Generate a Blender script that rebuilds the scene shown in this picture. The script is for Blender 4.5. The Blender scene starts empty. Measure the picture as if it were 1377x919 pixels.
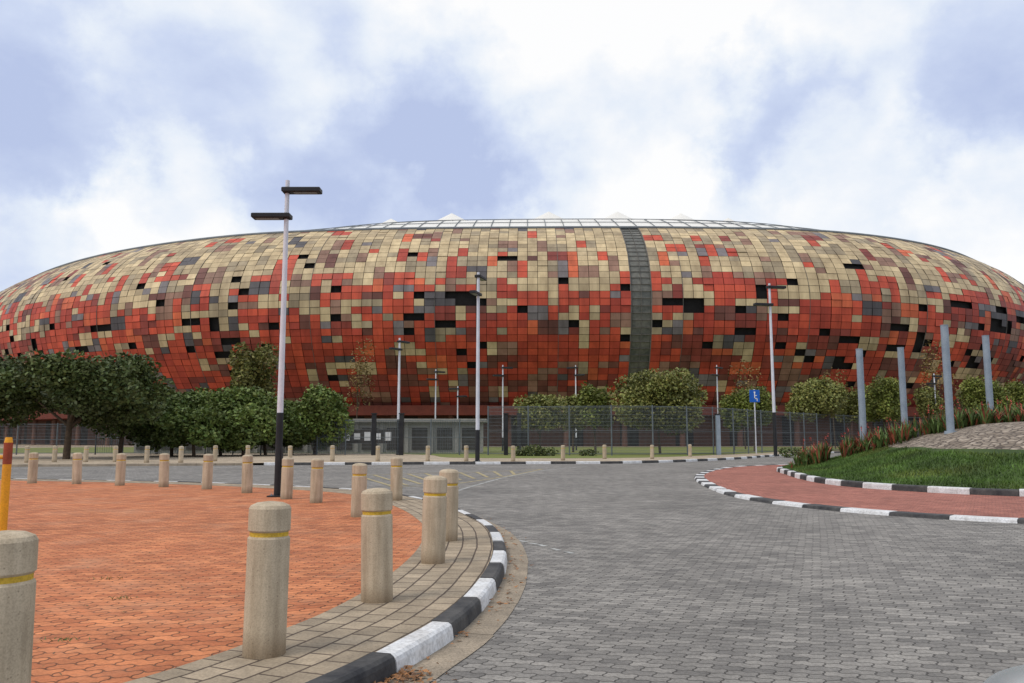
import bpy, math, random
import numpy as np
from mathutils import Vector, Matrix, noise as mnoise
random.seed(7); np.random.seed(7)
scene=bpy.context.scene
F=1111.0; PITCH=math.atan(130.5/F); CH=1.5
def G(px,py,z=0.0):
    "survey: bearing + depression -> point on the plane at height z"
    u=(px-688.5)/F; v=(459.5-py)/F
    Y=math.cos(PITCH)-v*math.sin(PITCH); Z=math.sin(PITCH)+v*math.cos(PITCH)
    t=(z-CH)/Z
    return (u*t,Y*t)
# ------------------------------------------------------------ materials
def newmat(name):
    m=bpy.data.materials.new(name); m.use_nodes=True
    nt=m.node_tree; b=nt.nodes['Principled BSDF']; b.inputs['Roughness'].default_value=.85
    b.inputs['Specular IOR Level'].default_value=.25
    return m,nt,b
def N(nt,t,**kw):
    n=nt.nodes.new(t)
    for k,v in kw.items():
        if k in n.inputs: n.inputs[k].default_value=v
        else: setattr(n,k,v)
    return n
def mathn(nt,op,a,b=None,c=None):
    n=nt.nodes.new('ShaderNodeMath'); n.operation=op
    for i,x in enumerate((a,b,c)):
        if x is None: continue
        if isinstance(x,(int,float)): n.inputs[i].default_value=x
        else: nt.links.new(x,n.inputs[i])
    return n.outputs[0]
def mixc(nt,fac,a,b,mode='MIX'):
    n=nt.nodes.new('ShaderNodeMix'); n.data_type='RGBA'; n.blend_type=mode
    for i,x in ((0,fac),(6,a),(7,b)):
        if isinstance(x,(int,float)): n.inputs[i].default_value=x
        elif isinstance(x,tuple): n.inputs[i].default_value=(*x,1) if len(x)==3 else x
        else: nt.links.new(x,n.inputs[i])
    return n.outputs[2]
def ramp(nt,src,stops):
    n=nt.nodes.new('ShaderNodeValToRGB'); e=n.color_ramp.elements
    while len(e)<len(stops): e.new(.5)
    for i,(p,c) in enumerate(stops):
        e[i].position=p; e[i].color=(*c,1) if len(c)==3 else c
    nt.links.new(src,n.inputs[0]); return n.outputs[0]
def noisen(nt,vec,scale,detail=4,rough=.55):
    n=N(nt,'ShaderNodeTexNoise'); n.inputs['Scale'].default_value=scale
    n.inputs['Detail'].default_value=detail; n.inputs['Roughness'].default_value=rough
    if vec is not None: nt.links.new(vec,n.inputs['Vector'])
    return n.outputs[0]
def bump(nt,b,h,dist=.01,strength=.6):
    n=N(nt,'ShaderNodeBump'); n.inputs['Strength'].default_value=strength; n.inputs['Distance'].default_value=dist
    nt.links.new(h,n.inputs['Height']); nt.links.new(n.outputs[0],b.inputs['Normal'])
def noisy(name,c1,c2,scale=3,fine=60,rough=.85,bd=.004,metal=0,stain=.25,streak=None):
    m,nt,b=newmat(name); tc=N(nt,'ShaderNodeTexCoord').outputs['Object']
    oi=N(nt,'ShaderNodeObjectInfo').outputs['Random']
    va=N(nt,'ShaderNodeVectorMath',operation='ADD'); nt.links.new(tc,va.inputs[0])
    cx=N(nt,'ShaderNodeCombineXYZ'); nt.links.new(mathn(nt,'MULTIPLY',oi,37.),cx.inputs[0]); nt.links.new(cx.outputs[0],va.inputs[1])
    v=va.outputs[0]
    n1=noisen(nt,v,scale,5); n2=noisen(nt,v,fine,2)
    col=mixc(nt,ramp(nt,n1,[(.3,(0,0,0)),(.7,(1,1,1))]),c1,c2)
    col=mixc(nt,stain,col,ramp(nt,n2,[(.35,(.35,.35,.35)),(.6,(1.0,1.0,1.0))]),'MULTIPLY')
    if streak:
        mp=N(nt,'ShaderNodeMapping'); mp.inputs['Scale'].default_value=(14,14,1.2); nt.links.new(v,mp.inputs[0])
        col=mixc(nt,streak,col,ramp(nt,noisen(nt,mp.outputs[0],1,4,.6),[(.35,(.55,.51,.46)),(.6,(1.08,1.08,1.08))]),'MULTIPLY')
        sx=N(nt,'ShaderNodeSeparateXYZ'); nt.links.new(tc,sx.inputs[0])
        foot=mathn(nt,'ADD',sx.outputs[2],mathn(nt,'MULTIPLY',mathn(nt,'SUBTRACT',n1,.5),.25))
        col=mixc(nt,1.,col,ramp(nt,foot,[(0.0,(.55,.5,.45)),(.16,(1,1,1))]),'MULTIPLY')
        vo=N(nt,'ShaderNodeTexVoronoi'); vo.inputs['Scale'].default_value=26; nt.links.new(v,vo.inputs['Vector'])
        col=mixc(nt,.45,col,ramp(nt,vo.outputs[0],[(.08,(.25,.22,.2)),(.14,(1,1,1))]),'MULTIPLY')
    nt.links.new(col,b.inputs['Base Color']); b.inputs['Roughness'].default_value=rough; b.inputs['Metallic'].default_value=metal
    if bd: bump(nt,b,n2,bd,.5)
    return m
def paver(name,c1,c2,mort,bw,rh,zig=0.0,uv=False,rot=0,big=(.8,1.15),mos=.006,bd=.006,fine=.3,extra=None):
    m,nt,b=newmat(name); tc=N(nt,'ShaderNodeTexCoord').outputs['UV' if uv else 'Object']
    mp=N(nt,'ShaderNodeMapping'); mp.inputs['Rotation'].default_value=(0,0,rot); nt.links.new(tc,mp.inputs[0])
    v=mp.outputs[0]
    sx=N(nt,'ShaderNodeSeparateXYZ'); nt.links.new(v,sx.inputs[0])
    wob=noisen(nt,tc,1.3,3); wk=.2 if uv else .7
    y=mathn(nt,'ADD',sx.outputs[1],mathn(nt,'MULTIPLY',mathn(nt,'SUBTRACT',wob,.5),rh*wk))
    x=mathn(nt,'ADD',sx.outputs[0],mathn(nt,'MULTIPLY',mathn(nt,'SUBTRACT',wob,.5),bw*wk*.6))
    if zig:
        y=mathn(nt,'ADD',y,mathn(nt,'MULTIPLY',mathn(nt,'SINE',mathn(nt,'MULTIPLY',x,2*math.pi/(bw*.5))),zig))
        x=mathn(nt,'ADD',x,mathn(nt,'MULTIPLY',mathn(nt,'SINE',mathn(nt,'MULTIPLY',y,2*math.pi/rh)),zig*.7))
    cb=N(nt,'ShaderNodeCombineXYZ'); nt.links.new(x,cb.inputs[0]); nt.links.new(y,cb.inputs[1])
    br=N(nt,'ShaderNodeTexBrick'); nt.links.new(cb.outputs[0],br.inputs['Vector'])
    for k,val in (('Scale',1.),('Mortar Size',mos),('Mortar Smooth',.6),('Brick Width',bw),('Row Height',rh),('Bias',0.)):
        br.inputs[k].default_value=val
    br.inputs['Color1'].default_value=(*c1,1); br.inputs['Color2'].default_value=(*c2,1); br.inputs['Mortar'].default_value=(*mort,1)
    n1=noisen(nt,tc,.35,4,.6); n2=noisen(nt,tc,45,2); n3=noisen(nt,tc,3.5,4,.65)
    col=mixc(nt,1.,br.outputs[0],ramp(nt,n1,[(.3,(big[0],)*3),(.7,(big[1],)*3)]),'MULTIPLY')
    col=mixc(nt,.6,col,ramp(nt,n3,[(.32,(.6,.58,.56)),(.62,(1.18,1.15,1.1))]),'MULTIPLY')
    col=mixc(nt,fine,col,ramp(nt,n2,[(.35,(.4,.4,.4)),(.6,(1.1,1.1,1.1))]),'MULTIPLY')
    if extra: col=mixc(nt,ramp(nt,noisen(nt,tc,.9,5,.7),[(.5,(0,0,0)),(.72,(.45,.45,.45))]),col,extra)
    nt.links.new(col,b.inputs['Base Color'])
    h=mathn(nt,'ADD',mathn(nt,'SUBTRACT',1.,br.outputs['Fac']),mathn(nt,'MULTIPLY',n2,.5))
    bump(nt,b,h,bd,.9); b.inputs['Roughness'].default_value=.8
    return m
def attrmat(name,rough=.6,stain=None,spec=.3):
    m,nt,b=newmat(name); a=N(nt,'ShaderNodeAttribute',attribute_name='Col'); col=a.outputs['Color']
    tc=N(nt,'ShaderNodeTexCoord').outputs['Object']
    if stain:
        mp=N(nt,'ShaderNodeMapping'); mp.inputs['Scale'].default_value=stain; nt.links.new(tc,mp.inputs[0])
        n=noisen(nt,mp.outputs[0],1,4,.65)
        col=mixc(nt,.8,col,ramp(nt,n,[(.25,(.55,.5,.47)),(.65,(1.12,1.12,1.12))]),'MULTIPLY')
        n=noisen(nt,tc,.06,3,.6)
        col=mixc(nt,.5,col,ramp(nt,n,[(.35,(.72,.70,.68)),(.62,(1.1,1.1,1.1))]),'MULTIPLY')
    nt.links.new(col,b.inputs['Base Color']); b.inputs['Roughness'].default_value=rough
    b.inputs['Specular IOR Level'].default_value=spec
    return m
M={}
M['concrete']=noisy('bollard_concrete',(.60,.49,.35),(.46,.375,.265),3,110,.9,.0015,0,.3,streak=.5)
M['yellow']=noisy('yellow_paint',(.72,.46,.04),(.55,.35,.06),8,70,stain=.4)
M['ypost']=noisy('yellow_post_paint',(.80,.38,.02),(.65,.3,.03),4,40,.5)
M['rpost']=noisy('red_post_paint',(.35,.07,.03),(.25,.06,.03),4,40,.5)
M['white']=noisy('kerb_white_paint',(.82,.82,.82),(.60,.58,.56),5,30,.8,.004,0,.4)
M['black']=noisy('kerb_black_paint',(.030,.030,.034),(.10,.095,.09),5,30,.7,.004,0,.3)
M['gutter']=noisy('gutter_concrete',(.42,.34,.25),(.25,.205,.155),2.5,60,.9,.004,0,.5)
M['polewhite']=noisy('pole_white',(.72,.72,.76),(.6,.6,.64),2,20,.5,0,0,.1)
M['poleblack']=noisy('pole_black',(.015,.015,.018),(.03,.03,.03),2,20,.5,0,0,.1)
M['steel']=noisy('galvanised_steel',(.33,.38,.43),(.24,.29,.34),2,25,.5,0,.2,.2)
M['fence']=noisy('fence_steel',(.15,.17,.18),(.10,.12,.13),2,25,.6,0,0,.1)
M['lens']=noisy('lamp_glass',(.12,.12,.12),(.1,.1,.1),2,25,.2,0,0,.1)
M['bark']=noisy('bark',(.11,.075,.05),(.06,.045,.03),6,40,.95,.01)
M['leaf']=attrmat('foliage',.55,None,.3)
M['panel']=attrmat('fibre_cement_panel',.6,(.6,.6,.12),.4)
M['inner']=noisy('facade_void',(.012,.010,.010),(.02,.018,.017),1,4,.9,0)
M['glass']=noisy('facade_strip_glass',(.10,.105,.095),(.20,.19,.16),.5,2,.3,0)
M['frame']=noisy('facade_frame',(.17,.155,.13),(.12,.11,.1),.5,4,.6,0)
M['redslab']=noisy('red_rendered_slab',(.20,.05,.03),(.14,.038,.025),.3,2,.8,0)
M['stconc']=noisy('concourse_render',(.20,.10,.07),(.13,.07,.05),.2,3,.9,0)
M['membrane']=noisy('roof_membrane',(.82,.79,.73),(.77,.74,.68),.2,3,.5,0,0,.03)
M['roofbeam']=noisy('roof_steel',(.20,.22,.22),(.15,.16,.18),.2,3,.6,0)
M['road']=paver('road_pavers',(.32,.30,.275),(.185,.174,.163),(.10,.092,.085),.205,.1025,.010,rot=.35,big=(.80,1.2),mos=.007,bd=.007,fine=.4)
M['plaza']=paver('plaza_pavers',(.66,.245,.105),(.46,.145,.06),(.19,.08,.04),.25,.125,.016,rot=.06,big=(.88,1.12),mos=.009,extra=(.46,.25,.15),bd=.008)
M['walk']=paver('sidewalk_blocks',(.46,.37,.265),(.31,.25,.18),(.11,.08,.06),.28,.19,0,uv=True,big=(.85,1.1),mos=.012,bd=.008)
M['apron']=paver('roundabout_pavers',(.48,.19,.14),(.33,.12,.09),(.15,.075,.055),.215,.1075,.01,rot=.2,mos=.008)
M['sand']=paver('promenade_pavers',(.50,.41,.30),(.42,.34,.25),(.27,.21,.155),.4,.4,0,mos=.01)
M['ground']=noisy('dry_ground',(.16,.13,.08),(.08,.09,.04),.05,1.5,.95,.02)
M['lawn']=noisy('lawn',(.15,.20,.04),(.21,.20,.07),.4,8,.95,.03)
M['grass']=noisy('grass_soil',(.07,.11,.025),(.04,.07,.02),1.5,25,.95,.03,0,.6)
M['whiteline']=noisy('road_marking_white',(.6,.6,.57),(.24,.23,.21),3,25,.8,0,0,.5)
M['yellowline']=noisy('road_marking_yellow',(.55,.44,.22),(.30,.26,.17),3,25,.8,0,0,.5)
M['blue']=noisy('sign_blue',(.01,.11,.5),(.01,.1,.44),3,25,.5,0,0,.05)
M['signwhite']=noisy('sign_white',(.8,.8,.8),(.75,.75,.75),3,25,.5,0,0,.05)
M['wallgrey']=noisy('grey_render',(.36,.34,.31),(.26,.25,.23),.4,6,.9,0)
M['dark']=noisy('dark_opening',(.04,.035,.03),(.06,.05,.045),1,5,.8,0)
M['carpaint']=noisy('car_paint',(.50,.56,.58),(.48,.54,.56),1,5,.25,0,.5,.02)
M['carglass']=noisy('car_glass',(.02,.025,.03),(.02,.025,.03),1,5,.05,0,0,.0)
M['rubber']=noisy('tyre',(.02,.02,.02),(.03,.03,.03),4,30,.9,0)
def cobmat():
    m,nt,b=newmat('cobble_stones'); tc=N(nt,'ShaderNodeTexCoord').outputs['Object']
    v=N(nt,'ShaderNodeTexVoronoi'); v.inputs['Scale'].default_value=4; nt.links.new(tc,v.inputs['Vector'])
    v2=N(nt,'ShaderNodeTexVoronoi',feature='DISTANCE_TO_EDGE'); v2.inputs['Scale'].default_value=4; nt.links.new(tc,v2.inputs['Vector'])
    sc=N(nt,'ShaderNodeSeparateColor'); nt.links.new(v.outputs['Color'],sc.inputs[0])
    c=mixc(nt,sc.outputs[0],(.21,.165,.125),(.46,.38,.30))
    c=mixc(nt,ramp(nt,v2.outputs[0],[(0.,(1,1,1)),(.14,(0,0,0))]),c,(.06,.045,.035))
    nt.links.new(c,b.inputs['Base Color']); bump(nt,b,ramp(nt,v2.outputs[0],[(0,(0,0,0)),(.3,(1,1,1))]),.06,1)
    return m
M['cobble']=cobmat()
def meshalpha():
    m,nt,b=newmat('fence_mesh'); uv=N(nt,'ShaderNodeTexCoord').outputs['UV']
    sx=N(nt,'ShaderNodeSeparateXYZ'); nt.links.new(uv,sx.inputs[0])
    def wire(o,p,w): return mathn(nt,'LESS_THAN',mathn(nt,'FRACT',mathn(nt,'DIVIDE',o,p)),w)
    a=mathn(nt,'MAXIMUM',wire(sx.outputs[0],.10,.14),wire(sx.outputs[1],.30,.05))
    nt.links.new(a,b.inputs['Alpha']); b.inputs['Base Color'].default_value=(.18,.20,.21,1)
    return m
M['mesh']=meshalpha()
# ------------------------------------------------------------ mesh builder
class MB:
    def __init__(s): s.v=[];s.f=[];s.m=[];s.mats=[];s.sm=[];s.uv={};s.col=[]
    def mi(s,k):
        if k not in s.mats: s.mats.append(k)
        return s.mats.index(k)
    def face(s,pts,mat,smooth=False,uv=None,col=None):
        i=len(s.v); s.v+= [tuple(p) for p in pts]; s.f.append(tuple(range(i,i+len(pts))))
        s.m.append(s.mi(mat)); s.sm.append(smooth)
        if uv: s.uv[len(s.f)-1]=uv
        s.col.append(col)
    def add(s,verts,faces,mat,smooth=False):
        i=len(s.v); s.v+=[tuple(p) for p in verts]
        for f in faces: s.f.append(tuple(i+k for k in f)); s.m.append(s.mi(mat)); s.sm.append(smooth); s.col.append(None)
    def box(s,c,size,mat,rz=0,bev=0):
        x,y,z=[d/2 for d in size]; R=Matrix.Rotation(rz,3,'Z')
        vs=[]
        for zz,ins in ([(-z,bev),(-z+bev,0),(z-bev,0),(z,bev)] if bev else [(-z,0),(z,0)]):
            for a,b in ((-1,-1),(1,-1),(1,1),(-1,1)):
                p=R@Vector((a*(x-ins),b*(y-ins),zz)); vs.append((p.x+c[0],p.y+c[1],p.z+c[2]))
        n=len(vs)//4; fs=[(3,2,1,0),tuple(range(4*n-4,4*n))]
        for k in range(n-1):
            for j in range(4): a=4*k+j; b2=4*k+(j+1)%4; fs.append((a,b2,b2+4,a+4))
        s.add(vs,fs,mat)
    def tube(s,p0,p1,r0,r1,mat,n=10,caps=True):
        p0=Vector(p0);p1=Vector(p1);d=(p1-p0).normalized()
        a=d.orthogonal().normalized(); b=d.cross(a); vs=[]
        for p,r in ((p0,r0),(p1,r1)):
            for k in range(n):
                t=2*math.pi*k/n; vs.append(p+a*math.cos(t)*r+b*math.sin(t)*r)
        s.add(vs,[(k,(k+1)%n,n+(k+1)%n,n+k) for k in range(n)],mat,True)
        if caps: s.add(vs[n:],[tuple(range(n))],mat)
    def lathe(s,prof,mats,c=(0,0,0),n=28):
        for i in range(len(prof)-1):
            (r0,z0),(r1,z1)=prof[i],prof[i+1]; vs=[]
            for r,z in ((r0,z0),(r1,z1)):
                for k in range(n):
                    t=2*math.pi*k/n; vs.append((c[0]+r*math.cos(t),c[1]+r*math.sin(t),c[2]+z))
            s.add(vs,[(k,(k+1)%n,n+(k+1)%n,n+k) for k in range(n)],mats[i],True)
        r,z=prof[-1]
        s.add([(c[0]+r*math.cos(2*math.pi*k/n),c[1]+r*math.sin(2*math.pi*k/n),c[2]+z) for k in range(n)],[tuple(range(n))],mats[-1])
    def obj(s,name,loc=(0,0,0),parent=None,rz=0):
        me=bpy.data.meshes.new(name); me.from_pydata(s.v,[],s.f)
        for k in s.mats: me.materials.append(M[k])
        me.polygons.foreach_set('material_index',s.m); me.polygons.foreach_set('use_smooth',s.sm)
        if s.uv:
            l=me.uv_layers.new(name='UVMap')
            for fi,u in s.uv.items():
                ls=me.polygons[fi].loop_start
                for k,c in enumerate(u): l.data[ls+k].uv=c
        if any(c is not None for c in s.col):
            ca=me.color_attributes.new(name='Col',type='FLOAT_COLOR',domain='CORNER')
            arr=np.ones((len(me.loops),4),dtype=np.float32); k=0
            for f,c in zip(s.f,s.col):
                n=len(f)
                if c is not None: arr[k:k+n,:3]=c
                k+=n
            ca.data.foreach_set('color',arr.ravel())
        me.update(); o=bpy.data.objects.new(name,me); scene.collection.objects.link(o)
        o.location=loc; o.rotation_euler=(0,0,rz)
        if parent: o.parent=parent
        return o
def inst(o,name,loc,rz=0):
    c=bpy.data.objects.new(name,o.data); c.location=loc; c.rotation_euler=(0,0,rz); scene.collection.objects.link(c); return c
def catmull(pts,closed=False,sub=24):
    P=[Vector(p).to_2d() for p in pts]; n=len(P); out=[]
    def at(i): return P[i%n] if closed else P[max(0,min(n-1,i))]
    for i in range(n if closed else n-1):
        a,b,c,d=at(i-1),at(i),at(i+1),at(i+2)
        for k in range(sub):
            t=k/sub
            out.append(.5*((2*b)+(c-a)*t+(2*a-5*b+4*c-d)*t*t+(3*b-a-3*c+d)*t**3))
    if not closed: out.append(P[-1])
    return out
class Path:
    def __init__(s,pts,closed=False,sub=24):
        s.p=catmull(pts,closed,sub); s.closed=closed
        if closed: s.p.append(s.p[0])
        s.s=[0]
        for a,b in zip(s.p,s.p[1:]): s.s.append(s.s[-1]+(b-a).length)
        s.L=s.s[-1]
    def at(s,d):
        if s.closed: d%=s.L
        d=max(0,min(s.L,d)); i=int(np.searchsorted(s.s,d))-1; i=max(0,min(len(s.p)-2,i))
        t=(d-s.s[i])/max(1e-9,s.s[i+1]-s.s[i]); return s.p[i].lerp(s.p[i+1],t)
    def nrm(s,d):   # left-hand normal
        e=.3; a=s.at(d-e if s.closed else max(0,d-e)); b=s.at(d+e if s.closed else min(s.L,d+e)); t=(b-a).normalized()
        return Vector((-t.y,t.x))
    def off(s,d,o,z=0): p=s.at(d)+s.nrm(d)*o; return (p.x,p.y,z)
def strip(mb,path,o0,o1,z,mat,step=.4,s0=0,s1=None):
    s1=s1 or path.L; n=int((s1-s0)/step)
    for k in range(n):
        a=s0+(s1-s0)*k/n;b=s0+(s1-s0)*(k+1)/n
        mb.face([path.off(a,o0,z),path.off(b,o0,z),path.off(b,o1,z),path.off(a,o1,z)],mat,uv=[(a,o0),(b,o0),(b,o1),(a,o1)])
def kerb(mb,path,sign,h=.135,w=.17,L=1.0,z0=0.,s0=0,s1=None,phase=0,mats=('white','black')):
    s1=s1 or path.L; n=int((s1-s0)/L)
    sec=[(0,0),(.010,h-.045),(.02,h-.018),(.045,h),(w,h),(w,-.02)]
    for k in range(n):
        mat=mats[(k+phase)%2]; a=s0+k*L+.007; b=s0+(k+1)*L-.007; q=4; jz=random.uniform(-.008,.008); jo=random.uniform(-.01,.01)
        ds=[a+(b-a)*i/q for i in range(q+1)]; vs=[]
        for d in ds:
            for o,z in sec: vs.append(path.off(d,sign*(o+jo),z0+max(z,-.02)+(jz if z>0 else 0)))
        m=len(sec); fs=[]
        for i in range(q):
            for j in range(m-1):
                a1=i*m+j; fs.append((a1,a1+1,a1+m+1,a1+m))
        fs.append(tuple(range(m))); fs.append(tuple(q*m+j for j in range(m-1,-1,-1)))
        mb.add(vs,fs,mat)
# ------------------------------------------------------------ camera, world, sun
cam=bpy.data.cameras.new('camera'); co=bpy.data.objects.new('camera',cam); scene.collection.objects.link(co)
co.location=(0,0,CH); co.rotation_euler=(math.pi/2+PITCH,0,0); cam.sensor_width=36; cam.lens=F/1377*36; cam.clip_start=.1; cam.clip_end=9000
scene.camera=co
SUN_EL=math.radians(52); SUN_AZ=math.radians(-125)  # from +Y toward +X: high, left of and behind the viewpoint
w=bpy.data.worlds.new('World'); scene.world=w; w.use_nodes=True; nt=w.node_tree
bg=nt.nodes['Background']; bg.inputs['Strength'].default_value=.105
sky=N(nt,'ShaderNodeTexSky'); sky.sky_type='NISHITA'; sky.sun_disc=False; sky.sun_elevation=SUN_EL; sky.sun_rotation=SUN_AZ
tc=N(nt,'ShaderNodeTexCoord').outputs['Generated']
nz=N(nt,'ShaderNodeTexNoise'); nz.inputs['Scale'].default_value=6.5; nz.inputs['Detail'].default_value=7; nz.inputs['Roughness'].default_value=.58
nt.links.new(tc,nz.inputs['Vector'])
vs=N(nt,'ShaderNodeVectorMath',operation='SUBTRACT'); nt.links.new(nz.outputs['Color'],vs.inputs[0]); vs.inputs[1].default_value=(.5,.5,.5)
vm=N(nt,'ShaderNodeVectorMath',operation='SCALE'); nt.links.new(vs.outputs[0],vm.inputs[0]); vm.inputs['Scale'].default_value=.27
va=N(nt,'ShaderNodeVectorMath',operation='ADD'); nt.links.new(tc,va.inputs[0]); nt.links.new(vm.outputs[0],va.inputs[1])
vn=N(nt,'ShaderNodeVectorMath',operation='NORMALIZE'); nt.links.new(va.outputs[0],vn.inputs[0]); D=vn.outputs[0]
mp=N(nt,'ShaderNodeMapping'); mp.inputs['Scale'].default_value=(1,1,1.6); mp.inputs['Location'].default_value=(2.3,1.1,.4); nt.links.new(tc,mp.inputs[0])
f1=noisen(nt,mp.outputs[0],6.,7,.55)
val=mathn(nt,'ADD',.52,mathn(nt,'MULTIPLY',mathn(nt,'SUBTRACT',f1,.5),1.3))
blobs=[(-20.6,24,5,.42),(-13,22,7,-.34),(-28,18,9,-.34),(-23.7,13.0,4.5,.6),(-30,11,4,.4),(-2,28,7,.36),(8,26.5,6,.36),(.5,20.5,6,-.50),
(6,15.0,5,.6),(14,20.5,4,-.2),(21,24,5,.35),(18.5,20.5,4,-.36),(29,21,8,-.34),(23,16.5,4.5,.5),(-8,17,5,-.25),(31,12.5,4,.5),(-29,28,8,-.15),(-8,13.5,3,.2),(0,60,30,.2)]
for az,el,r,amp in blobs:
    a=math.radians(az);e=math.radians(el); d=(math.cos(e)*math.sin(a),math.cos(e)*math.cos(a),math.sin(e))
    dp=N(nt,'ShaderNodeVectorMath',operation='DOT_PRODUCT'); nt.links.new(D,dp.inputs[0]); dp.inputs[1].default_value=d
    mr=N(nt,'ShaderNodeMapRange',interpolation_type='SMOOTHSTEP'); mr.inputs['From Min'].default_value=math.cos(math.radians(r*1.7)); mr.inputs['From Max'].default_value=math.cos(math.radians(r*.3))
    mr.inputs['To Max'].default_value=amp; nt.links.new(dp.outputs['Value'],mr.inputs['Value'])
    val=mathn(nt,'ADD',val,mr.outputs[0])
cl=ramp(nt,val,[(.05,(4.8,5.6,7.9)),(.34,(6.1,6.9,8.8)),(.60,(7.9,8.5,9.4)),(.92,(9.8,9.8,9.8))])
colr=mixc(nt,.95,sky.outputs[0],cl)
nt.links.new(colr,bg.inputs['Color'])
sd=bpy.data.lights.new('sun','SUN'); sd.energy=1.5; sd.angle=math.radians(20); sd.color=(1,.93,.83)
so=bpy.data.objects.new('sun',sd); scene.collection.objects.link(so)
sv=Vector((math.cos(SUN_EL)*math.sin(SUN_AZ),math.cos(SUN_EL)*math.cos(SUN_AZ),math.sin(SUN_EL)))
so.rotation_euler=sv.to_track_quat('Z','Y').to_euler(); so.location=(0,0,60)
scene.view_settings.view_transform='Standard'; scene.view_settings.look='None'; scene.view_settings.exposure=0
# ------------------------------------------------------------ ground & roads
mb=MB(); S=4000; mb.face([(-S,-S,-.03),(S,-S,-.03),(S,S,-.03),(-S,S,-.03)],'ground'); mb.obj('ground')
mb=MB(); mb.face([(-90,-40,0),(90,-40,0),(90,120,0),(-90,120,0)],'road'); mb.obj('road')
kp=Path([(-9,-3),(-5,0),(-2.6,2.4),(-1.32,4.2),(-.88,5.06),(-.66,5.7),(-.42,6.5),(-.23,7.6),(-.09,9.26),(-.08,11.1),(-.24,13.2),(-.6,15.0),(-1.15,17),(-2.1,19.6),(-3.6,22.2),(-6.5,24.6),(-10,26.6),(-15,28.4),(-22,29.8),(-50,32)])
def nearest(path,x,y):
    return min(np.arange(0,path.L,.1),key=lambda d:(path.at(d)-Vector((x,y))).length)
sW=nearest(kp,-.75,5.5)
mb=MB(); kerb(mb,kp,1,s0=sW%1.0,phase=int(sW)%2,w=.17); mb.obj('painted_kerb')
mb=MB(); strip(mb,kp,.171,1.12,.122,'walk',.3); mb.obj('sidewalk')
mb=MB()
poly=[kp.off(d,1.1,.118) for d in np.arange(0,kp.L,.4)]
poly+=[(-50,-20,.118),(-12,-20,.118)]
mb.face(poly,'plaza'); mb.obj('brick_plaza')
sG=nearest(kp,-1.15,17)
mb=MB()
gs=0.
while gs<sG:
    strip(mb,kp,-.26+random.uniform(-.012,.012),.02,.006,'gutter',.25,gs,gs+1.19); gs+=1.2
mb.obj('gutter')
fp=Path([(-90,38),(-50,41.5),(-27,44.5),(-13.8,47.2),(0,49.2),(7.8,51),(16,60),(24,73),(40,92),(90,110)])
mb=MB(); kerb(mb,fp,1,w=.3,s0=nearest(fp,-14,47),h=.15,L=1.5); mb.obj('painted_kerb')
mb=MB(); kerb(mb,fp,1,w=.25,s1=nearest(fp,-14,47)-.3,h=.14,mats=('gutter','gutter')); mb.obj('concrete_kerb')
mb=MB(); poly=[fp.off(d,.24,.125) for d in np.arange(0,fp.L,1.)]+[(90,420,.125),(-320,420,.125),(-320,38,.125)]
mb.face(poly,'sand'); mb.obj('promenade')
lp=[(-4,60),(6,59),(12,63),(22,77),(38,96),(88,116),(88,135),(-60,135),(-60,84),(-20,80),(-8,72)]
mb=MB(); mb.face([(p.x,p.y,.135) for p in catmull(lp,True,8)],'lawn'); mb.obj('lawn')
# roundabout
oc=Path([(5.8,23.8),(6.4,18.2),(9.1,14.9),(14,13),(22,13),(33,18),(38,30),(34,43),(23,49),(13,45),(7.8,35)],True)
ic=Path([(12.9,39.5),(10.9,33),(10.0,26.5),(11.1,22.7),(13.4,20.6),(18,18.8),(26,19.2),(32,25),(33,34),(28,41.5),(19,43.5)],True)
def ccw(path): 
    A=sum(a.x*b.y-b.x*a.y for a,b in zip(path.p,path.p[1:])); return 1 if A>0 else -1
so_,si_=ccw(oc),ccw(ic)
mb=MB(); kerb(mb,oc,so_,w=.36,h=.07,L=1.1); mb.obj('roundabout_outer_kerb')
mb=MB(); mb.face([oc.off(d,so_*.35,.06) for d in np.arange(0,oc.L,.5)],'apron'); mb.obj('roundabout_apron')
mb=MB(); kerb(mb,ic,si_,w=.25,h=.17,z0=.06,L=1.1); mb.obj('roundabout_inner_kerb')
mb=MB(); C=Vector((21.5,31)); nS=140
zs=[(1,.2),(.9,.36),(.8,.62),(.7,.93),(.6,1.25),(.5,1.58),(.4,1.85),(.3,2.05),(.15,2.15),(0.02,2.17)]
def moundz(s): return float(np.interp(-s,[-a for a,_ in zs],[b for _,b in zs]))
rings=list(np.linspace(1,.02,22)); vsr=[]
for s in rings:
    for k in range(nS):
        p=Vector(ic.off(ic.L*k/nS,si_*.24)[:2]); q=C+(p-C)*s
        z=moundz(s)+.10*mnoise.noise(Vector((q.x*.35,q.y*.35,3)))*(1-s)*2
        vsr.append((q.x,q.y,z))
for i in range(len(rings)-1):
    mat='grass' if rings[i]>.66 else 'cobble'
    for k in range(nS):
        a=i*nS+k;b=i*nS+(k+1)%nS
        mb.face([vsr[a],vsr[b],vsr[b+nS],vsr[a+nS]],mat,True)
mb.obj('roundabout_mound')
mb=MB()
def mpos(k,s):
    p=Vector(ic.off(ic.L*k,si_*.24)[:2]); q=C+(p-C)*s
    return q.x,q.y,moundz(s)+.10*mnoise.noise(Vector((q.x*.35,q.y*.35,3)))*(1-s)*2
cnt=0
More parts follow.
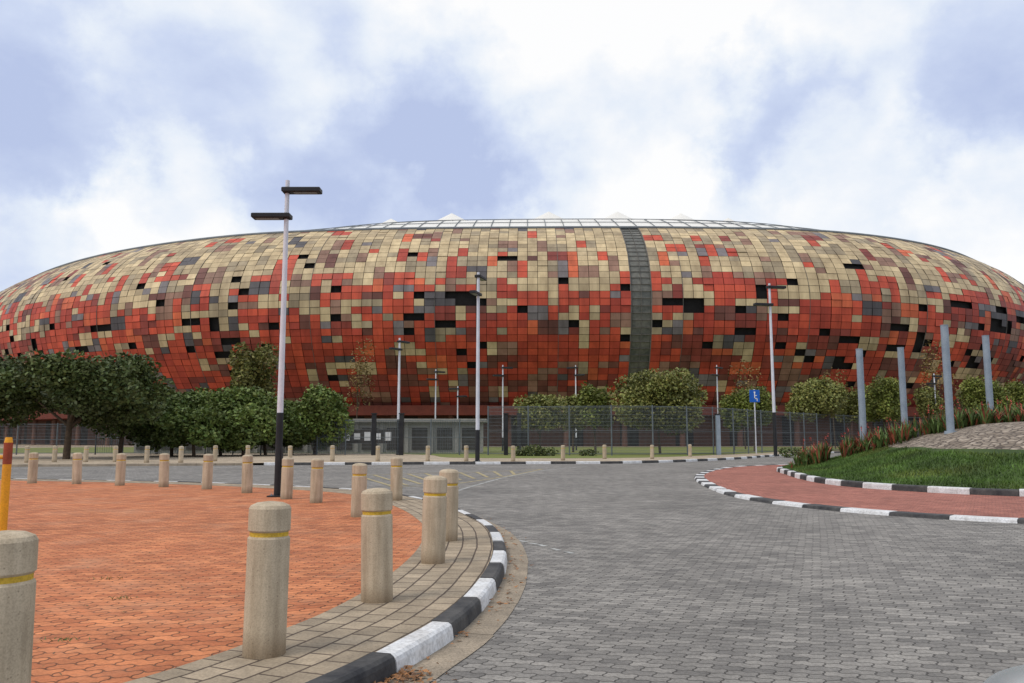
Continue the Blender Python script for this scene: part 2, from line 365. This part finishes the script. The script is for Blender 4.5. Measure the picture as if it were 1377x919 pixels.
while cnt<38000:
    k=random.random(); s=random.uniform(.62,.998)
    x,y,z=mpos(k,s)
    if x>21 and y>33: continue
    if math.atan2(x,y)>math.radians(36): continue
    if s+.04*mnoise.noise(Vector((x,y,5)))<.66: continue
    cnt+=1
    h=random.uniform(.04,.12); a=random.uniform(0,6.28); w_=.022; dx,dy=math.cos(a)*w_,math.sin(a)*w_; lx,ly=random.uniform(-.06,.06),random.uniform(-.06,.06)
    g=random.uniform(.6,1.3)*(1+.7*mnoise.noise(Vector((x*.8,y*.8,1)))); yy=1+.7*max(0,mnoise.noise(Vector((x*.5,y*.5,9)))); c=(.085*g*yy,.15*g,.028*g)
    mb.face([(x-dx,y-dy,z-.02),(x+dx,y+dy,z-.02),(x+lx,y+ly,z+h)],'leaf',col=c)
mb.obj('grass')
def mheight(x,y):
    dv=Vector((x,y))-C
    if dv.length<.01: return moundz(0.02)
    ang=dv.normalized(); best=None
    for p in ic.p[::3]:
        q=Vector(p)-C; dd=q.normalized().dot(ang)
        if best is None or dd>best[0]: best=(dd,q.length)
    s=dv.length/best[1]
    return moundz(s) if s<=1 else .06
mb=MB()
def aloe(x,y,z,h,n=14):
    red=random.random()
    for i in range(n):
        a=random.uniform(0,6.28); lean=random.uniform(.15,.8); L=h*random.uniform(.7,1.2)
        tip=(x+math.cos(a)*lean*L*.7,y+math.sin(a)*lean*L*.7,z+L*(1-.35*lean)); mid=(x+math.cos(a)*lean*L*.28,y+math.sin(a)*lean*L*.28,z+L*.5)
        px,py=-math.sin(a)*.035,math.cos(a)*.035
        g=random.uniform(.5,1.3); c=(.11*g,.17*g,.045*g) if random.random()>.55*red else (.34*g,.09*g,.05*g)
        mb.face([(x-px,y-py,z),(x+px,y+py,z),(mid[0]+px,mid[1]+py,mid[2]),(mid[0]-px,mid[1]-py,mid[2])],'leaf',col=c)
        mb.face([(mid[0]-px,mid[1]-py,mid[2]),(mid[0]+px,mid[1]+py,mid[2]),tip],'leaf',col=c)
    if random.random()<.3:
        hz=h*1.25
        mb.tube((x,y,z+h*.6),(x+.02,y,z+hz),.012,.01,'bark',4)
        for i in range(10):
            a=random.uniform(0,6.28); zz=z+hz-random.random()*.18
            mb.face([(x,y,zz),(x+.05*math.cos(a),y+.05*math.sin(a),zz-.05),(x+.05*math.cos(a+.7),y+.05*math.sin(a+.7),zz-.03)],'leaf',col=(.55,.08,.06))
ap=Path([(12.4,36.5),(14.5,35.3),(17.5,34.4),(21,34),(26,34.5)])
for i in range(480):
    d=random.random()*ap.L
    if mnoise.noise(Vector((d*.9,2,3)))<-.28: continue
    x,y,_=ap.off(d,random.gauss(0,.6)); aloe(x,y,mheight(x,y)-.03,random.uniform(.3,1.0))
mb.obj('aloe_plants')
# road markings
mb=MB()
def line(p,q,w,mat,z=.005):
    p=Vector(p);q=Vector(q); n=(q-p).normalized(); n=Vector((-n.y,n.x))*w/2
    mb.face([(*(p-n),z),(*(q-n),z),(*(q+n),z),(*(p+n),z)],mat)
def pline(pts,w,mat,z=.005):
    P=Path(pts,sub=8); strip(mb,P,-w/2,w/2,z,mat,.7)
pline([G(790,627.5),G(740,632),G(690,640),G(650,650),G(610,662)],.10,'whiteline')
mb.obj('white_road_marking')
mb=MB()
pline([G(470,640),G(560,637),G(650,635),G(730,631)],.12,'yellowline')
pline([G(520,655),G(600,652),G(680,641),G(730,631)],.12,'yellowline')
for i in range(10):
    t=i/10; a=G(480+t*230,640-t*7); b=G(530+t*180,655-t*18); line(a,b,.14,'yellowline',.009)
mb.obj('yellow_road_hatching')
mb=MB()
for x,y in ((697,727),(712,731),(724,733),(742,738),(760,742)):
    a=G(x,y); b=G(x+10,y+random.uniform(1,3)); line(a,b,.08,'whiteline')
mb.obj('worn_road_marking')
# dry leaves
mb=MB()
for i in range(620):
    d=random.uniform(sW-1.3,sW+.1) if random.random()<.75 else random.uniform(sW,sG)
    o=-abs(random.gauss(0,.13))-.01; x,y,_=kp.off(d,o); z=.012+random.random()*.03; r=random.uniform(.008,.026); a=random.uniform(0,6.28)
    g=random.uniform(.5,1.5); c=(.30*g,.14*g,.055*g)
    pts=[(x+r*math.cos(a+t)*k,y+r*math.sin(a+t)*k,z+random.uniform(-.008,.012)) for t,k in ((0,1.5),(1.6,.6),(3.1,1.4),(4.7,.6))]
    mb.face(pts,'leaf',col=c)
for i in range(60):
    x=random.uniform(-5,-1.6);y=random.uniform(4.8,11); z=.125; r=random.uniform(.008,.018); a=random.uniform(0,6.28); g=random.uniform(.5,1.3)
    if kp.at(nearest(kp,x,y)).x-1.2<x: continue
    mb.face([(x+r*math.cos(a+t)*k,y+r*math.sin(a+t)*k,z+random.uniform(0,.012)) for t,k in ((0,1.5),(1.6,.6),(3.1,1.4),(4.7,.6))],'leaf',col=(.16*g,.11*g,.04*g))
mb.obj('dry_leaves')
mb=MB()
for cx,cy in ((-3.1,5.9),(-4.3,6.6),(-4.0,8.4),(-3.4,7.4)):
    for i in range(22):
        x=cx+random.gauss(0,.07);y=cy+random.gauss(0,.03); a=random.uniform(0,6.28); h=random.uniform(.008,.03)
        mb.face([(x,y,.119),(x+.008,y+.004,.119),(x+.025*math.cos(a),y+.025*math.sin(a),.119+h)],'leaf',col=(.10,.15,.04))
mb.obj('weeds')
# ------------------------------------------------------------ bollards
mb=MB(); R=.135
prof=[(R+.003,-.05),(R,.02),(R,.735),(R-.006,.742),(R-.012,.748),(R-.012,.775),(R-.006,.781),(R,.787),(R,.925),(R-.012,.945),(R-.05,.962),(R-.11,.97)]
mt=['concrete','concrete','concrete','concrete','yellow','concrete','concrete','concrete','concrete','concrete','concrete']
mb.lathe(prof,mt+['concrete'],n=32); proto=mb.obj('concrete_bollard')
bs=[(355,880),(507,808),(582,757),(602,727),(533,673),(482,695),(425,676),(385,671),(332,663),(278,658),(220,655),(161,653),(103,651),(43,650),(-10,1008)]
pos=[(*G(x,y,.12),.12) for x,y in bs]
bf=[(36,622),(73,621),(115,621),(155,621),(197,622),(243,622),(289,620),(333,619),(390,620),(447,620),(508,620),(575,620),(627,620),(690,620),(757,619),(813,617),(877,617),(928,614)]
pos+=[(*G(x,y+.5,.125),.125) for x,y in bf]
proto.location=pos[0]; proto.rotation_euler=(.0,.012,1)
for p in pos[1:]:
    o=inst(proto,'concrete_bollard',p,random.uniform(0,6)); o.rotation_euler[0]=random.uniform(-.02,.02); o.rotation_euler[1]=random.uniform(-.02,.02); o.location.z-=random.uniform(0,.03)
mb=MB(); mb.tube((0,0,0),(0,0,1.0),.06,.06,'ypost',16); mb.tube((0,0,1.0),(0,0,1.32),.062,.062,'rpost',16); mb.tube((0,0,1.32),(0,0,1.4),.06,.045,'ypost',16); mb.box((0,0,.01),(.25,.25,.02),'ypost')
mb.tube((0,0,1.1),(-1.5,0,1.15),.03,.03,'ypost',10)
mb.obj('yellow_barrier_post',(*G(3,716,.12),.12))
# ------------------------------------------------------------ lamps
def lamp(name,loc,H,r,blackz,arms,hl=1.0,rz=0):
    mb=MB(); mb.box((0,0,.015),(.4,.4,.03),'poleblack'); 
    mb.tube((0,0,0),(0,0,blackz),r*1.15,r*1.1,'poleblack',16); mb.tube((0,0,blackz),(0,0,H),r,r*.7,'polewhite',16)
    for k in range(4):
        a=math.pi/4+k*math.pi/2; mb.tube((.16*math.cos(a),.16*math.sin(a),.03),(.16*math.cos(a),.16*math.sin(a),.08),.015,.015,'steel',6)
    mb.box((r*1.1,0,.9),(.02,.12,.45),'poleblack')
    for z,sgn in arms:
        mb.tube((0,0,z-.08),(0,0,z+.08),r*1.05,r*1.0,'poleblack',16)
        cx=sgn*(hl*.5-.12*hl); 
        mb.box((cx,0,z),(hl,.30*hl,.13*hl),'poleblack',0,.02); mb.box((cx+sgn*.1*hl,0,z-.066*hl),(hl*.6,.22*hl,.012),'lens')
        mb.box((cx,0,z+.075*hl),(hl*.8,.05,.02),'poleblack')
    return mb.obj(name,loc,None,rz)
p=G(373,668,.12); lamp('street_lamp',(*p,.12),7.80,.075,2.0,[(7.54,1),(6.88,-1)],.96)
p=G(642,621,.12); lamp('street_lamp',(*p,.12),11.6,.12,1.9,[(11.35,1),(10.2,-1)],1.3,1.3)
p=G(1043,613,.12); lamp('street_lamp',(*p,.12),14.2,.13,3.5,[(13.9,1),(12.4,-1)],1.6,.2)
p=G(535,612,.12); lamp('street_lamp',(*p,.12),10.0,.12,3.0,[(9.7,1),(9.0,-1)],1.3,1.0)
for x,y,H in ((585,606,9.5),(615,606,7.5),(676,607,9.5),(775,606,10.),(967,606,10.),(1262,606,9.)):
    p=G(x,y,.12); lamp('street_lamp',(*p,.12),H,.09,1.5,[(H-.3,1),(H-1.2,-1)],1.3,random.uniform(0,3))
for px,d,topy in ((1158,36,470),(1214,38,468),(1275,32,438),(1330,36,452)):
    x=(px-688.5)/F*d*1.0; z0=mheight(x,d)-.1
    v=(459.5-topy)/F; zt=CH+d*(math.sin(PITCH)+v*math.cos(PITCH))/(math.cos(PITCH)-v*math.sin(PITCH))
    mb=MB(); h=zt-z0; mb.tube((0,0,0),(0,0,h),.14,.14,'steel',20); mb.tube((0,0,h),(0,0,h+.02),.15,.15,'steel',20); mb.tube((0,0,0),(0,0,.14),.24,.22,'steel',20)
    mb.obj('steel_post',(x,d,z0))
mb=MB(); mb.tube((0,0,0),(0,0,6.0),.06,.06,'polewhite',10); mb.box((0,-.08,5.35),(.95,.03,1.15),'blue',0,.01)
mb.box((0,-.10,5.35),(.08,.01,.55),'signwhite'); mb.box((.1,-.10,5.12),(.28,.01,.08),'signwhite'); mb.box((.22,-.10,5.0),(.07,.01,.25),'signwhite'); mb.box((0,-.1,5.7),(.14,.01,.14),'signwhite'); mb.box((.08,-.103,5.4),(.25,.01,.07),'signwhite')
mb.obj('disabled_parking_sign',(*G(1017,610,.12),.12))
# ------------------------------------------------------------ fences
def fence(name,pts,H,step=3.0,z0=.12,gate=False):
    P=Path(pts,sub=6); mb=MB(); n=int(P.L/step)
    for k in range(n+1):
        x,y,_=P.off(P.L*k/n,0); mb.tube((x,y,z0),(x,y,z0+H+.1),.06,.06,'fence',8)
        if k<n:
            x2,y2,_=P.off(P.L*(k+1)/n,0)
            for zz in (.15,H*.5,H): mb.tube((x,y,z0+zz),(x2,y2,z0+zz),.025,.025,'fence',6)
            L=P.L/n
            mb.face([(x,y,z0+.1),(x2,y2,z0+.1),(x2,y2,z0+H),(x,y,z0+H)],'mesh',uv=[(0,0),(L,0),(L,H),(0,H)])
            if gate and k%2==0:
                for q in range(1,12):
                    t=q/12; mb.tube((x+(x2-x)*t,y+(y2-y)*t,z0+.1),(x+(x2-x)*t,y+(y2-y)*t,z0+H),.02,.02,'fence',5)
    return mb.obj(name)
fence('steel_gate_fence',[(-36,72),(-20,71),(-2,70)],2.9,2.4,gate=True)
fence('mesh_fence',[(-2,69.5),(10,67.5),(18,72),(27,83),(45,100),(85,122)],4.0,3.4)
fence('mesh_fence',[(-36,72),(-70,66),(-110,60)],2.6,3.0)
for x in (-11.5,-9.2,-.5,.6,17.6):
    mb=MB(); mb.box((0,0,1.7),(.35,.35,3.4),'steel' if x>10 else 'poleblack',0,.02); mb.box((0,0,3.45),(.45,.45,.08),'poleblack'); mb.obj('gate_pillar',(x,69.2 if x<10 else 71,.12))
# ------------------------------------------------------------ trees
def leaves(mb,lobes,n,size,base,jit=.35):
    for lx,ly,lz,rx,ry,rz in lobes:
        g0=random.uniform(.7,1.4); m=int(n*(rx*ry*rz)**.66)
        for i in range(m):
            v=Vector((random.gauss(0,1),random.gauss(0,1),random.gauss(0,1))).normalized()*(random.random()**.28)
            nn=1+.28*mnoise.noise(Vector((lx+v.x*2,ly+v.y*2,lz+v.z*2)))
            c=Vector((lx+v.x*rx*nn,ly+v.y*ry*nn,lz+v.z*rz*nn))
            a=Vector((random.gauss(0,1),random.gauss(0,1),random.gauss(0,.6))).normalized(); b=a.orthogonal().normalized(); b.rotate(Matrix.Rotation(random.uniform(0,6.28),3,a))
            s=size*random.uniform(.6,1.4); a*=s; b*=s*.6
            g=g0*random.uniform(1-jit,1+jit); y=random.random()*.3
            mb.face([c-a,c+b,c+a,c-b],'leaf',col=(base[0]*g*(1+y),base[1]*g,base[2]*g))
def tree(name,x,y,H,W,clear,seed,base=(.06,.085,.025),nl=14,n=900,size=.2,trunk=.14,z0=.12,D=None,spread=.36,ls=(.16,.27)):
    random.seed(seed); mb=MB(); ch=H-clear; lobes=[]; D=D or W
    for i in range(nl):
        a=random.uniform(0,6.28); r=math.sqrt(random.random())*spread; zz=random.uniform(.22,.8)
        e=math.sin(zz*math.pi)**.5
        s=random.uniform(*ls)
        lobes.append((math.cos(a)*r*W*e,math.sin(a)*r*D*e,clear+ch*zz,W*s,D*s,min(ch*s*1.2,ch*min(zz,1-zz)+.2*ch*s)))
    top=Vector((random.uniform(-.2,.2),random.uniform(-.2,.2),clear+ch*.25))
    mb.tube((0,0,0),top*.55,trunk,trunk*.8,'bark',9,False); mb.tube(top*.55,top,trunk*.8,trunk*.6,'bark',9,False)
    for l in lobes[:10]:
        st=top*random.uniform(.55,1.); mid=st.lerp(Vector(l[:3]),.5)+Vector((random.uniform(-.2,.2),random.uniform(-.2,.2),.1))
        mb.tube(st,mid,trunk*.45,trunk*.28,'bark',6,False); mb.tube(mid,l[:3],trunk*.28,trunk*.08,'bark',6,False)
    leaves(mb,lobes,n,size,base)
    return mb.obj(name,(x,y,z0))
def X(px,d): return (px-688.5)/F*d
def Zt(py,d):
    v=(459.5-py)/F; return CH+d*(math.sin(PITCH)+v*math.cos(PITCH))/(math.cos(PITCH)-v*math.sin(PITCH))-.12
dk=(.06,.09,.025)
tree('acacia_tree',X(95,56),56,Zt(472,56),12.5,1.6,1,dk,34,560,.14,trunk=.25,D=8,spread=.46,ls=(.11,.2))
tree('acacia_tree',X(-30,60),60,Zt(476,60),11,1.6,2,dk,22,520,.15,trunk=.25,D=8,ls=(.12,.22))
tree('acacia_tree',X(165,62),62,Zt(492,62),7.5,1.4,3,dk,20,520,.15,trunk=.2,ls=(.13,.22))
for i,(px,py,w,d) in enumerate(((235,528,8,66),(300,523,8.5,68),(360,528,7.5,70),(425,523,6.5,72),(265,549,6,63),(395,540,6,72),(215,522,6,74),(330,538,6,66))):
    tree('broadleaf_tree',X(px,d),d,Zt(py,d),w,.6,10+i,(.10,.155,.035) if i%2 else (.075,.12,.028),18,460,.16,trunk=.14)
tree('broadleaf_tree',X(342,88),88,Zt(466,88),5.5,4,30,(.13,.14,.035),10,330,.19,trunk=.15)
for i,(px,py,wpx,cl,d) in enumerate(((725,529,76,2.0,74),(800,514,52,2.2,78),(886,496,130,1.6,74),(1012,519,60,2.5,90),(1097,506,84,3.,92),(1186,505,62,3.,95),(1250,520,40,3,98),(1325,506,66,3.,97),(770,530,40,2,84),(985,530,40,2,96),(1140,520,40,3,99),(1375,512,50,3,104))):
    tree('clipped_round_tree',X(px,d),d,Zt(py,d),wpx/F*d*1.02,cl,40+i,(.13,.17,.035) if i%2 else (.145,.17,.045),40,330,.14,trunk=.12,spread=.37,ls=(.14,.2))
for i,(px,py,w,d) in enumerate(((480,452,5,112),(1000,480,4.5,108),(1262,455,5,112),(1120,480,4,112))):
    tree('sparse_tree',X(px,d),d,Zt(py,d),w,5,70+i,(.16,.12,.04),9,40,.15,trunk=.1)
random.seed(99)
mb=MB(); 
for px,w in ((715,2.4),(735,1.8),(790,1.5),(700,1.2),(1060,2),(1100,1.5)):
    x=X(px,66); leaves(mb,[(x,66,.12+w*.15,w*.5,w*.4,w*.22)],900,.1,(.07,.10,.03))
mb.obj('low_shrubs')
mb=MB()
for i in range(150):
    a=random.uniform(-1.2,1.2); r=random.uniform(430,520); s=random.uniform(4,9)
    leaves(mb,[(math.sin(a)*r,math.cos(a)*r,s*.4,s*1.6,s,s*.7)],5,1.2,(.06,.08,.035))
mb.obj('distant_trees')
# ------------------------------------------------------------ kiosks
random.seed(5)
mb=MB()
mb.box((-20,84,1.5),(34,5,3.0),'wallgrey'); mb.box((-20,83.8,3.15),(35,6.2,.3),'wallgrey')
for k in range(14): 
    x=-36+k*2.45; mb.box((x,81.45,1.35),(1.5,.12,2.1),'dark'); mb.box((x+1.2,81.4,1.5),(.3,.2,3.0),'wallgrey')
mb.obj('turnstile_building',(0,0,.12))
mb=MB()
for k in range(9): mb.box((-19+k*.95,0,1.2),(.55,.04,.55 if k%2 else .8),'signwhite')
mb.box((-15,.05,1.2),(8.6,.04,1.3),'dark'); mb.obj('banner_sign',(0,76.5,.5))
# ------------------------------------------------------------ stadium
stad=bpy.data.objects.new('stadium',None); scene.collection.objects.link(stad)
rim=Path([(-138,223),(-112,193),(-85,171),(-56,156.5),(-30,151),(0,149.5),(32,149.5),(60,152.5),(85,164),(107,184),(130,214),(145,250),(148,290),(130,335),(85,372),(10,388),(-75,380),(-140,350),(-172,305),(-168,262)],True,40)
sg=ccw(rim)   # offset +sg -> inward
def smooth_path_normals(path,n,win=9):
    ns=[path.nrm(path.L*k/n) for k in range(n)]; out=[]
    for k in range(n):
        v=Vector((0,0))
        for j in range(-win,win+1): v+=ns[(k+j)%n]
        out.append(v.normalized())
    return out
NC=int(rim.L/1.7)
cn=smooth_path_normals(rim,NC); cp=[rim.at(rim.L*k/NC) for k in range(NC)]
prof=[(3.0,7.0),(6.0,10.0),(9.3,14.5),(11.6,19),(12.6,24),(12.2,28),(10.4,31.8),(7.2,35.4),(3.6,38.2),(0,40.2)]
PP=Path(prof,sub=20); NR=int(PP.L/1.22)
pr=[PP.at(PP.L*j/NR) for j in range(NR+1)]
def SP(k,j,extra=0.):
    k%=NC; o=pr[j].x+extra; q=cp[k]-cn[k]*sg*o; return Vector((q.x,q.y,pr[j].y))
def colnear(px,d=137):
    tx=X(px,d); return min(range(NC),key=lambda k:(SP(k,NR//2)-Vector((tx,d,24))).length)
slot=colnear(857); slots=set()
for base in (slot,(slot+NC//3)%NC,(slot+2*NC//3)%NC): slots|={base,(base+1)%NC}
TAN=(.62,.48,.275);TAN2=(.50,.385,.225);KH=(.36,.285,.18);RED=(.58,.085,.040);RED2=(.45,.060,.033);OR=(.66,.14,.055);DR=(.27,.05,.035);MA=(.17,.06,.045);GR=(.20,.175,.175);GR2=(.10,.09,.095);BR=(.29,.16,.11)
pal=[TAN,TAN2,KH,RED,RED2,OR,DR,MA,GR,GR2,BR,None]
W={
0.00:[.4,.5,.4,.9,1.8,.2,4,5.5,.6,.7,3.2,.4],
0.15:[.7,.6,.4,1.8,3.2,.5,4,3.4,.6,.7,1.8,.9],
0.28:[1.0,.7,.4,4.0,3.8,1.2,2.6,1.5,.7,.7,.9,2.0],
0.45:[1.9,1.2,.6,4.4,3.2,1.4,1.4,.7,.6,.6,.7,2.9],
0.55:[2.9,1.9,.9,3.8,2.4,1.1,1.0,.5,.6,.5,.9,2.1],
0.60:[5.0,3.4,1.8,2.2,1.2,.6,.5,.3,.6,.3,1.2,.6],
0.70:[5.4,4.0,2.4,1.4,.7,.3,.4,.2,.6,.25,1.3,.12],
0.82:[5.4,4.2,2.8,.9,.35,.25,.2,.1,.5,.2,1.3,.04],
0.93:[5.6,4.5,3.0,.4,.12,.12,.1,.05,.4,.1,1.2,.0],
1.00:[5.6,4.5,3.0,.10,.05,.05,.05,.0,.4,.1,1.0,0]}
ks=sorted(W); Wm=np.array([W[k] for k in ks])
done=np.zeros((NC,NR),bool)
mb=MB()
for j in range(NR):
    for k in range(NC):
        if done[k,j]: continue
        if k in slots: done[k,j]=True; continue
        t=j/(NR-1)+.04*mnoise.noise(Vector((k*.06,j*.2,0)))
        ws=np.array([np.interp(t,ks,Wm[:,c]) for c in range(12)])
        cl=mnoise.noise(Vector((k*.3,j*.5,7))); 
        ws[3:6]*=max(.4,1+.9*cl); ws[11]*=max(.15,1+1.8*mnoise.noise(Vector((k*.09,j*.16,17))))
        ws[6:8]*=max(.4,1+1.2*mnoise.noise(Vector((k*.15,j*.3,27))))
        c=random.choices(range(12),ws)[0]
        if c==11: w_,h_=random.choice(((1,1),(1,1),(1,1),(2,1)))
        else: w_,h_=random.choice(((1,1),(1,1),(1,1),(2,1),(1,2),(1,2),(2,2)) if t<.6 else ((1,1),(1,1),(1,2),(1,2),(2,2),(1,3)))
        for a in range(w_):
            for b in range(h_):
                kk=(k+a)%NC; jj=j+b
                if jj>=NR or done[kk,jj] or kk in slots: continue
                done[kk,jj]=True
                if c==11: continue
                g=random.uniform(.82,1.14); col=tuple(x*g for x in pal[c])
                e=random.uniform(-.05,.05)
                A,B,Cc,Dd=SP(kk,jj,e),SP(kk+1,jj,e),SP(kk+1,jj+1,e),SP(kk,jj+1,e); m=(A+B+Cc+Dd)/4
                if random.random()<.06:   # panel left slightly ajar
                    nrm=Vector((-cn[kk].x*sg,-cn[kk].y*sg,0)); A=A+nrm*.12; B=B+nrm*.12
                mb.face([m+(q-m)*.955 for q in (A,B,Cc,Dd)],'panel',col=col)
mb.obj('facade_panels',parent=stad)
mb=MB()
for k in range(0,NC):
    for j in range(0,NR):
        mb.face([SP(k,j,-.7),SP(k+1,j,-.7),SP(k+1,min(NR,j+1),-.7),SP(k,min(NR,j+1),-.7)],'inner',True)
mb.obj('inner_shell',parent=stad)
mb=MB()
for base in (slot,(slot+NC//3)%NC,(slot+2*NC//3)%NC):
    for j in range(NR):
        mb.face([SP(base,j,-.35),SP(base+2,j,-.35),SP(base+2,j+1,-.35),SP(base,j+1,-.35)],'glass')
        for q,r_ in ((0,.12),(1,.05),(2,.12)): mb.tube(SP(base+q,j,-.1),SP(base+q,j+1,-.1),r_,r_,'frame',5,False)
        mb.tube(SP(base,j,-.2),SP(base+2,j,-.2),.06,.06,'frame',5,False)
mb.obj('glazed_slots',parent=stad)
mb=MB()
for k in range(NC):
    mb.tube(SP(k,NR,.1),SP(k+1,NR,.1),.3,.3,'roofbeam',6,False)
    if k%12==5 and k not in slots:
        for j in range(NR): mb.tube(SP(k,j,.03),SP(k,j+1,.03),.05,.05,'frame',4,False)
mb.obj('rim_beam',parent=stad)
def rb(p):
    return max(0.,math.exp(-((p.x-12)/62.)**4))
def RP(k,o):
    k%=NC; q=cp[k]+cn[k]*sg*o; h=np.interp(o,[0,10,25,40,60],[0,4.2,8.3,10.6,11.]); return Vector((q.x,q.y,40.2+h*(.25+.75*rb(q))))
mb=MB(); offs=[.5,6,12,18,25,32,40]
for k in range(0,NC,2):
    for a,b in zip(offs,offs[1:]):
        mb.face([RP(k,a),RP(k+2,a),RP(k+2,b),RP(k,b)],'membrane',True)
        mb.tube(RP(k,a)+Vector((0,0,.15)),RP(k,b)+Vector((0,0,.15)),.08,.08,'roofbeam',4,False)
        mb.tube(RP(k,b)+Vector((0,0,.15)),RP(k+2,b)+Vector((0,0,.15)),.08,.08,'roofbeam',4,False)
mb.obj('roof',parent=stad)
mb=MB()
kc=colnear(750)
for kk in range(0,NC//10):
    k=(kc+kk*10)%NC
    q=RP(k,36); top=q+Vector((0,0,3.2)); rr=11
    ring=[]
    for i in range(16):
        a=i/16*2*math.pi; ring.append(q+Vector((math.cos(a)*rr,math.sin(a)*rr*.6,-1.)))
    mid=[q+(r-q)*.45+Vector((0,0,1.0)) for r in ring]
    for i in range(16):
        mb.face([ring[i],ring[(i+1)%16],mid[(i+1)%16],mid[i]],'membrane',True); mb.face([mid[i],mid[(i+1)%16],top],'membrane',True)
mb.obj('membrane_peaks',parent=stad)
mb=MB()
def BP(k,o,z): k%=NC; q=cp[k]-cn[k]*sg*o; return Vector((q.x,q.y,z))
for k in range(0,NC,2):
    mb.face([BP(k,4.5,7.3),BP(k+2,4.5,7.3),BP(k+2,4.5,5.6),BP(k,4.5,5.6)],'redslab')
    mb.face([BP(k,4.5,5.6),BP(k+2,4.5,5.6),BP(k+2,-6,5.6),BP(k,-6,5.6)],'redslab')
    mb.face([BP(k,4.5,7.3),BP(k+2,4.5,7.3),BP(k+2,-1,7.35),BP(k,-1,7.35)],'redslab')
    mb.face([BP(k,-3,0),BP(k+2,-3,0),BP(k+2,-3,5.59),BP(k,-3,5.59)],'dark' if (k//2)%3==0 else 'stconc')
    if k%6==0:
        p=BP(k,2.5,0); mb.tube((p.x,p.y,0),(p.x,p.y,5.59),.55,.45,'stconc',10,False)
mb.obj('base_concourse',parent=stad)
# ------------------------------------------------------------ parked car (front wing shows at the frame corner)
car=bpy.data.objects.new('parked_car',None); scene.collection.objects.link(car); car.location=(2.18,.98,0)
def loft(name,secs,mat,sub=2):
    mb=MB(); n=16; vs=[]
    for y,hw,zb,zt in secs:
        for k in range(n):
            a=2*math.pi*k/n; c,s=math.cos(a),math.sin(a)
            vs.append((hw*math.copysign(abs(c)**.5,c),y,(zb+zt)/2+(zt-zb)/2*math.copysign(abs(s)**.5,s)))
    fs=[]
    for i in range(len(secs)-1):
        for k in range(n): fs.append((i*n+k,i*n+(k+1)%n,(i+1)*n+(k+1)%n,(i+1)*n+k))
    fs.append(tuple(range(n))); fs.append(tuple((len(secs)-1)*n+k for k in range(n-1,-1,-1)))
    mb.add(vs,fs,mat,True); o=mb.obj(name,parent=car); m=o.modifiers.new('s','SUBSURF'); m.levels=sub; m.render_levels=sub; return o
loft('body',[(-2.1,.55,.4,.75),(-2.0,.78,.3,.9),(-1.2,.86,.25,.95),(0,.87,.25,.95),(1.0,.86,.25,.93),(1.6,.8,.28,.86),(1.95,.66,.32,.76),(2.08,.4,.4,.66)],'carpaint')
loft('cabin',[(-1.7,.55,.85,.98),(-1.3,.68,.85,1.32),(-.5,.70,.85,1.45),(.1,.68,.85,1.42),(.75,.62,.85,1.05),(.95,.5,.85,.95)],'carglass')
loft('roof_panel',[(-1.15,.5,1.36,1.41),(-.5,.56,1.4,1.475),(.05,.5,1.36,1.44)],'carpaint')
for i,(x,y) in enumerate(((-.8,1.3),(.8,1.3),(-.8,-1.3),(.8,-1.3))):
    mb=MB(); mb.tube((x-.1,y,.31),(x+.1,y,.31),.31,.31,'rubber',24); mb.tube((x-.1,y,.31),(x-.105,y,.31),.31,.28,'rubber',24); mb.tube((x-.12,y,.31),(x+.12,y,.31),.19,.19,'steel',16); mb.obj('wheel_%d'%i,parent=car)
for i,s in enumerate((-1,1)):
    mb=MB(); mb.box((s*.52,1.80,.58),(.22,.18,.10),'signwhite',s*-.5,.03); mb.obj('headlight_%d'%i,parent=car)
